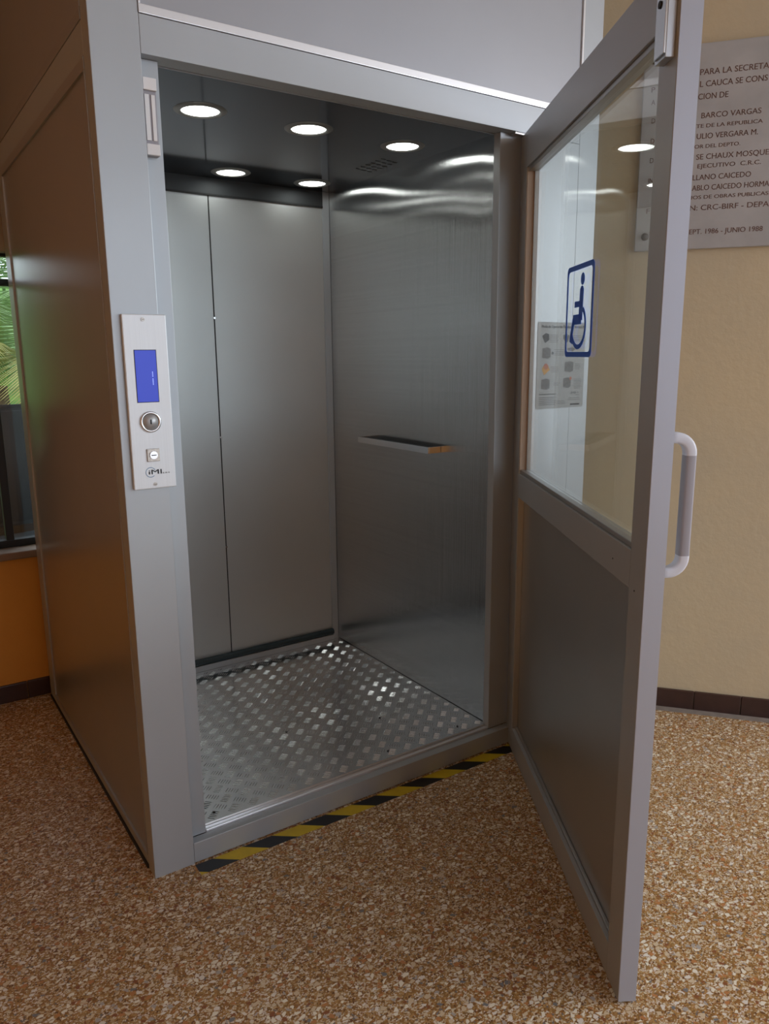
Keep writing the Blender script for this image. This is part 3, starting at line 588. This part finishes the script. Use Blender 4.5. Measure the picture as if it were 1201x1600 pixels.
# ------------------------------------------------------------------ hazard tape on the floor along the sill
m = MB(); ya, yb, sl = -0.007, -0.055, -0.062; x = -0.2; i = 0; xl, xr_ = 0.109, 1.335
b0 = 0.250 - 0.183 * 4
def clip(x, lo): return max(x, lo)
while b0 < xr_:
    for (s0, s1, mt) in ((b0, b0 + 0.0915, tape_k), (b0 + 0.0915, b0 + 0.183, tape_y)):
        # stripe between slanted lines through s0 and s1 (at ya), shifted by -sl at yb
        pts = [(s0, ya), (s1, ya), (s1 - sl, yb), (s0 - sl, yb)]
        for lim, keep in ((xl, 1), (xr_, -1)):
            out = []
            for p, q in zip(pts, pts[1:] + pts[:1]):
                ip, iq = keep * (p[0] - lim) >= 0, keep * (q[0] - lim) >= 0
                if ip: out.append(p)
                if ip != iq: t_ = (lim - p[0]) / (q[0] - p[0]); out.append((lim, p[1] + t_ * (q[1] - p[1])))
            pts = out
            if len(pts) < 3: break
        if len(pts) >= 3: m.prism([(p[0], p[1], 0.0002) for p in pts], (0, 0, 1), 0.0006, mt)
    b0 += 0.183
tag(m.build('hazard_tape'), 'black and yellow striped tape on the floor along lift sill', 'tape')

# ------------------------------------------------------------------ beyond the window
m = MB(); bm = bmesh.new(); g = []
for j in range(25):
    g.append([bm.verts.new((-6 + i * 0.5, 3.4 + j * 0.3, -0.3 + max(0, j - 2) * 0.125 + 0.06 * math.sin(i * 1.3 + j))) for i in range(30)])
for j in range(24):
    for i in range(29): bm.faces.new((g[j][i], g[j][i + 1], g[j + 1][i + 1], g[j + 1][i]))
m.add(bm, grass_m, smooth=True); tag(m.build('grass_slope'), 'bright green grass slope outside the window', 'grass', kind='stuff')
def bush(cx_, cy_, z0, rx, ry, rz_, n, name, label, mt, group=None):
    m = MB(); rnd = random.Random(int(cx_ * 100) + 5)
    for _ in range(n):
        a_, t_ = rnd.uniform(0, 2 * math.pi), rnd.uniform(-1, 1); r = rnd.uniform(0.5, 1) ** 0.5; q = math.sqrt(1 - t_ * t_)
        c = Vector((cx_ + rx * r * q * math.cos(a_), cy_ + ry * r * q * math.sin(a_), z0 + rz_ + rz_ * r * t_)); d = Vector((rnd.uniform(-1, 1), rnd.uniform(-1, 1), rnd.uniform(-.6, .9))).normalized(); e = d.orthogonal().normalized(); L = rnd.uniform(.08, .2)
        m.poly([c, c + d * L * .5 + e * L * .16, c + d * L, c + d * L * .5 - e * L * .16], mt)
    o = tag(m.build(name), label, 'plant', group); return o
bush(1.2, 8.6, 0.9, 2.2, 0.8, 0.9, 3500, 'garden_shrub', 'broad green shrub on the slope outside the window', hedge_m)
def palm(x, y, z, n, L, droop, mt, label, seed):
    t = thing('palm_plant', label, 'plant', (x, y, z)); rnd = random.Random(seed)
    m = MB(); m.cyl((0, 0, 0.15), (0, 0, 1), 0.10, 0.5, mat('palm_trunk', (0.12, 0.08, 0.05, 1), 0.9, noise=.3, nscale=20), r2=0.07, seg=12); m.build('trunk', t)
    m = MB()
    for k in range(n):
        az = 2 * math.pi * k / n + rnd.uniform(-.15, .15); el = rnd.uniform(0.5, 1.35); pts = []
        p = Vector((0, 0, 0.4)); 
        for q in range(12):
            e = el - droop * (q / 11) ** 1.3; d = Vector((math.cos(az) * math.cos(e), math.sin(az) * math.cos(e), math.sin(e))); pts.append((p.copy(), d)); p += d * L / 12
        sd = Vector((-math.sin(az), math.cos(az), 0))
        for q in range(1, 12):
            p, d = pts[q]; w = L * 0.26 * math.sin(math.pi * (q + .5) / 13) + .03
            for r in range(3):
                b = p + d * L / 12 * r / 3
                for sg in (-1, 1): tip = b + sd * sg * w + d * w * .6 - Vector((0, 0, w * .35)); m.poly([b, b + d * .02, tip], mt)
    m.build('fronds', t, label=None); return t
palm(0.45, 5.4, 0.75, 22, 1.5, 1.7, leaf, 'arching green palm nearest the window, outside', 3)
palm(0.95, 6.6, 0.9, 22, 1.9, 1.6, leaf, 'taller palm behind the nearest palm outside the window', 5)
palm(0.62, 4.9, 0.9, 10, 0.8, 2.4, leaf_y, 'drooping yellowish palm low on the slope outside', 9)
# black office chair and dark cabinet beyond the window
oc = thing('office_chair', 'black high-back office chair seen through the window', 'chair', (-0.05, 2.25, 0.0), 0.2)
m = MB(); bm2 = bmesh.new(); bmesh.ops.create_cube(bm2, size=1); bmesh.ops.transform(bm2, matrix=Matrix.Translation((0, 0.0, 0.86)) @ Matrix.Diagonal((0.44, 0.07, 0.60, 1)), verts=bm2.verts); bmesh.ops.bevel(bm2, geom=bm2.edges[:], offset=0.03, segments=4, affect='EDGES'); m.add(bm2, chair_m, smooth=True); m.build('backrest', oc)
m = MB(); m.box((-0.24, -0.50, 0.44), (0.24, -0.02, 0.53), chair_m, 0.03); m.build('seat', oc)
m = MB(); m.cyl((0, -0.25, 0.27), (0, 0, 1), 0.03, 0.34, chair_m); 
for k in range(5): a_ = 2 * math.pi * k / 5; m.box((0, -0.02, 0.07), (0.30, 0.02, 0.10), chair_m, 0.004, Matrix.Translation((0, -0.25, 0)) @ Matrix.Rotation(a_, 4, 'Z'))
m.build('base', oc)
for sx_ in (-0.27, 0.27):
    m = MB(); m.box((sx_ - 0.025, -0.40, 0.68), (sx_ + 0.025, -0.10, 0.71), chair_m, 0.008); m.box((sx_ - 0.015, -0.28, 0.48), (sx_ + 0.015, -0.22, 0.68), chair_m, 0.004); m.build('armrest', oc)
dc = thing('storage_cabinet', 'low dark brown wooden cabinet behind the office chair', 'cabinet', (0.2, 2.75, 0))
m = MB(); m.box((-0.8, -0.2, 0), (0.5, 0.2, 0.90), cab_m, 0.005); m.build('cabinet_body', dc)
for x in (-0.79, -0.145): m = MB(); m.box((x, -0.218, 0.06), (x + 0.635, -0.201, 0.85), cab_m, 0.003); m.build('cabinet_door', dc)
m = MB(); m.box((-3.4, YW + 0.16, -0.02), (3.0, 3.3, 0.0), mat('dim_tile', (0.05, 0.035, 0.025, 1), 0.5, noise=.1)); struct(m.build('trim_4'), 'dark floor of the room beyond the window')
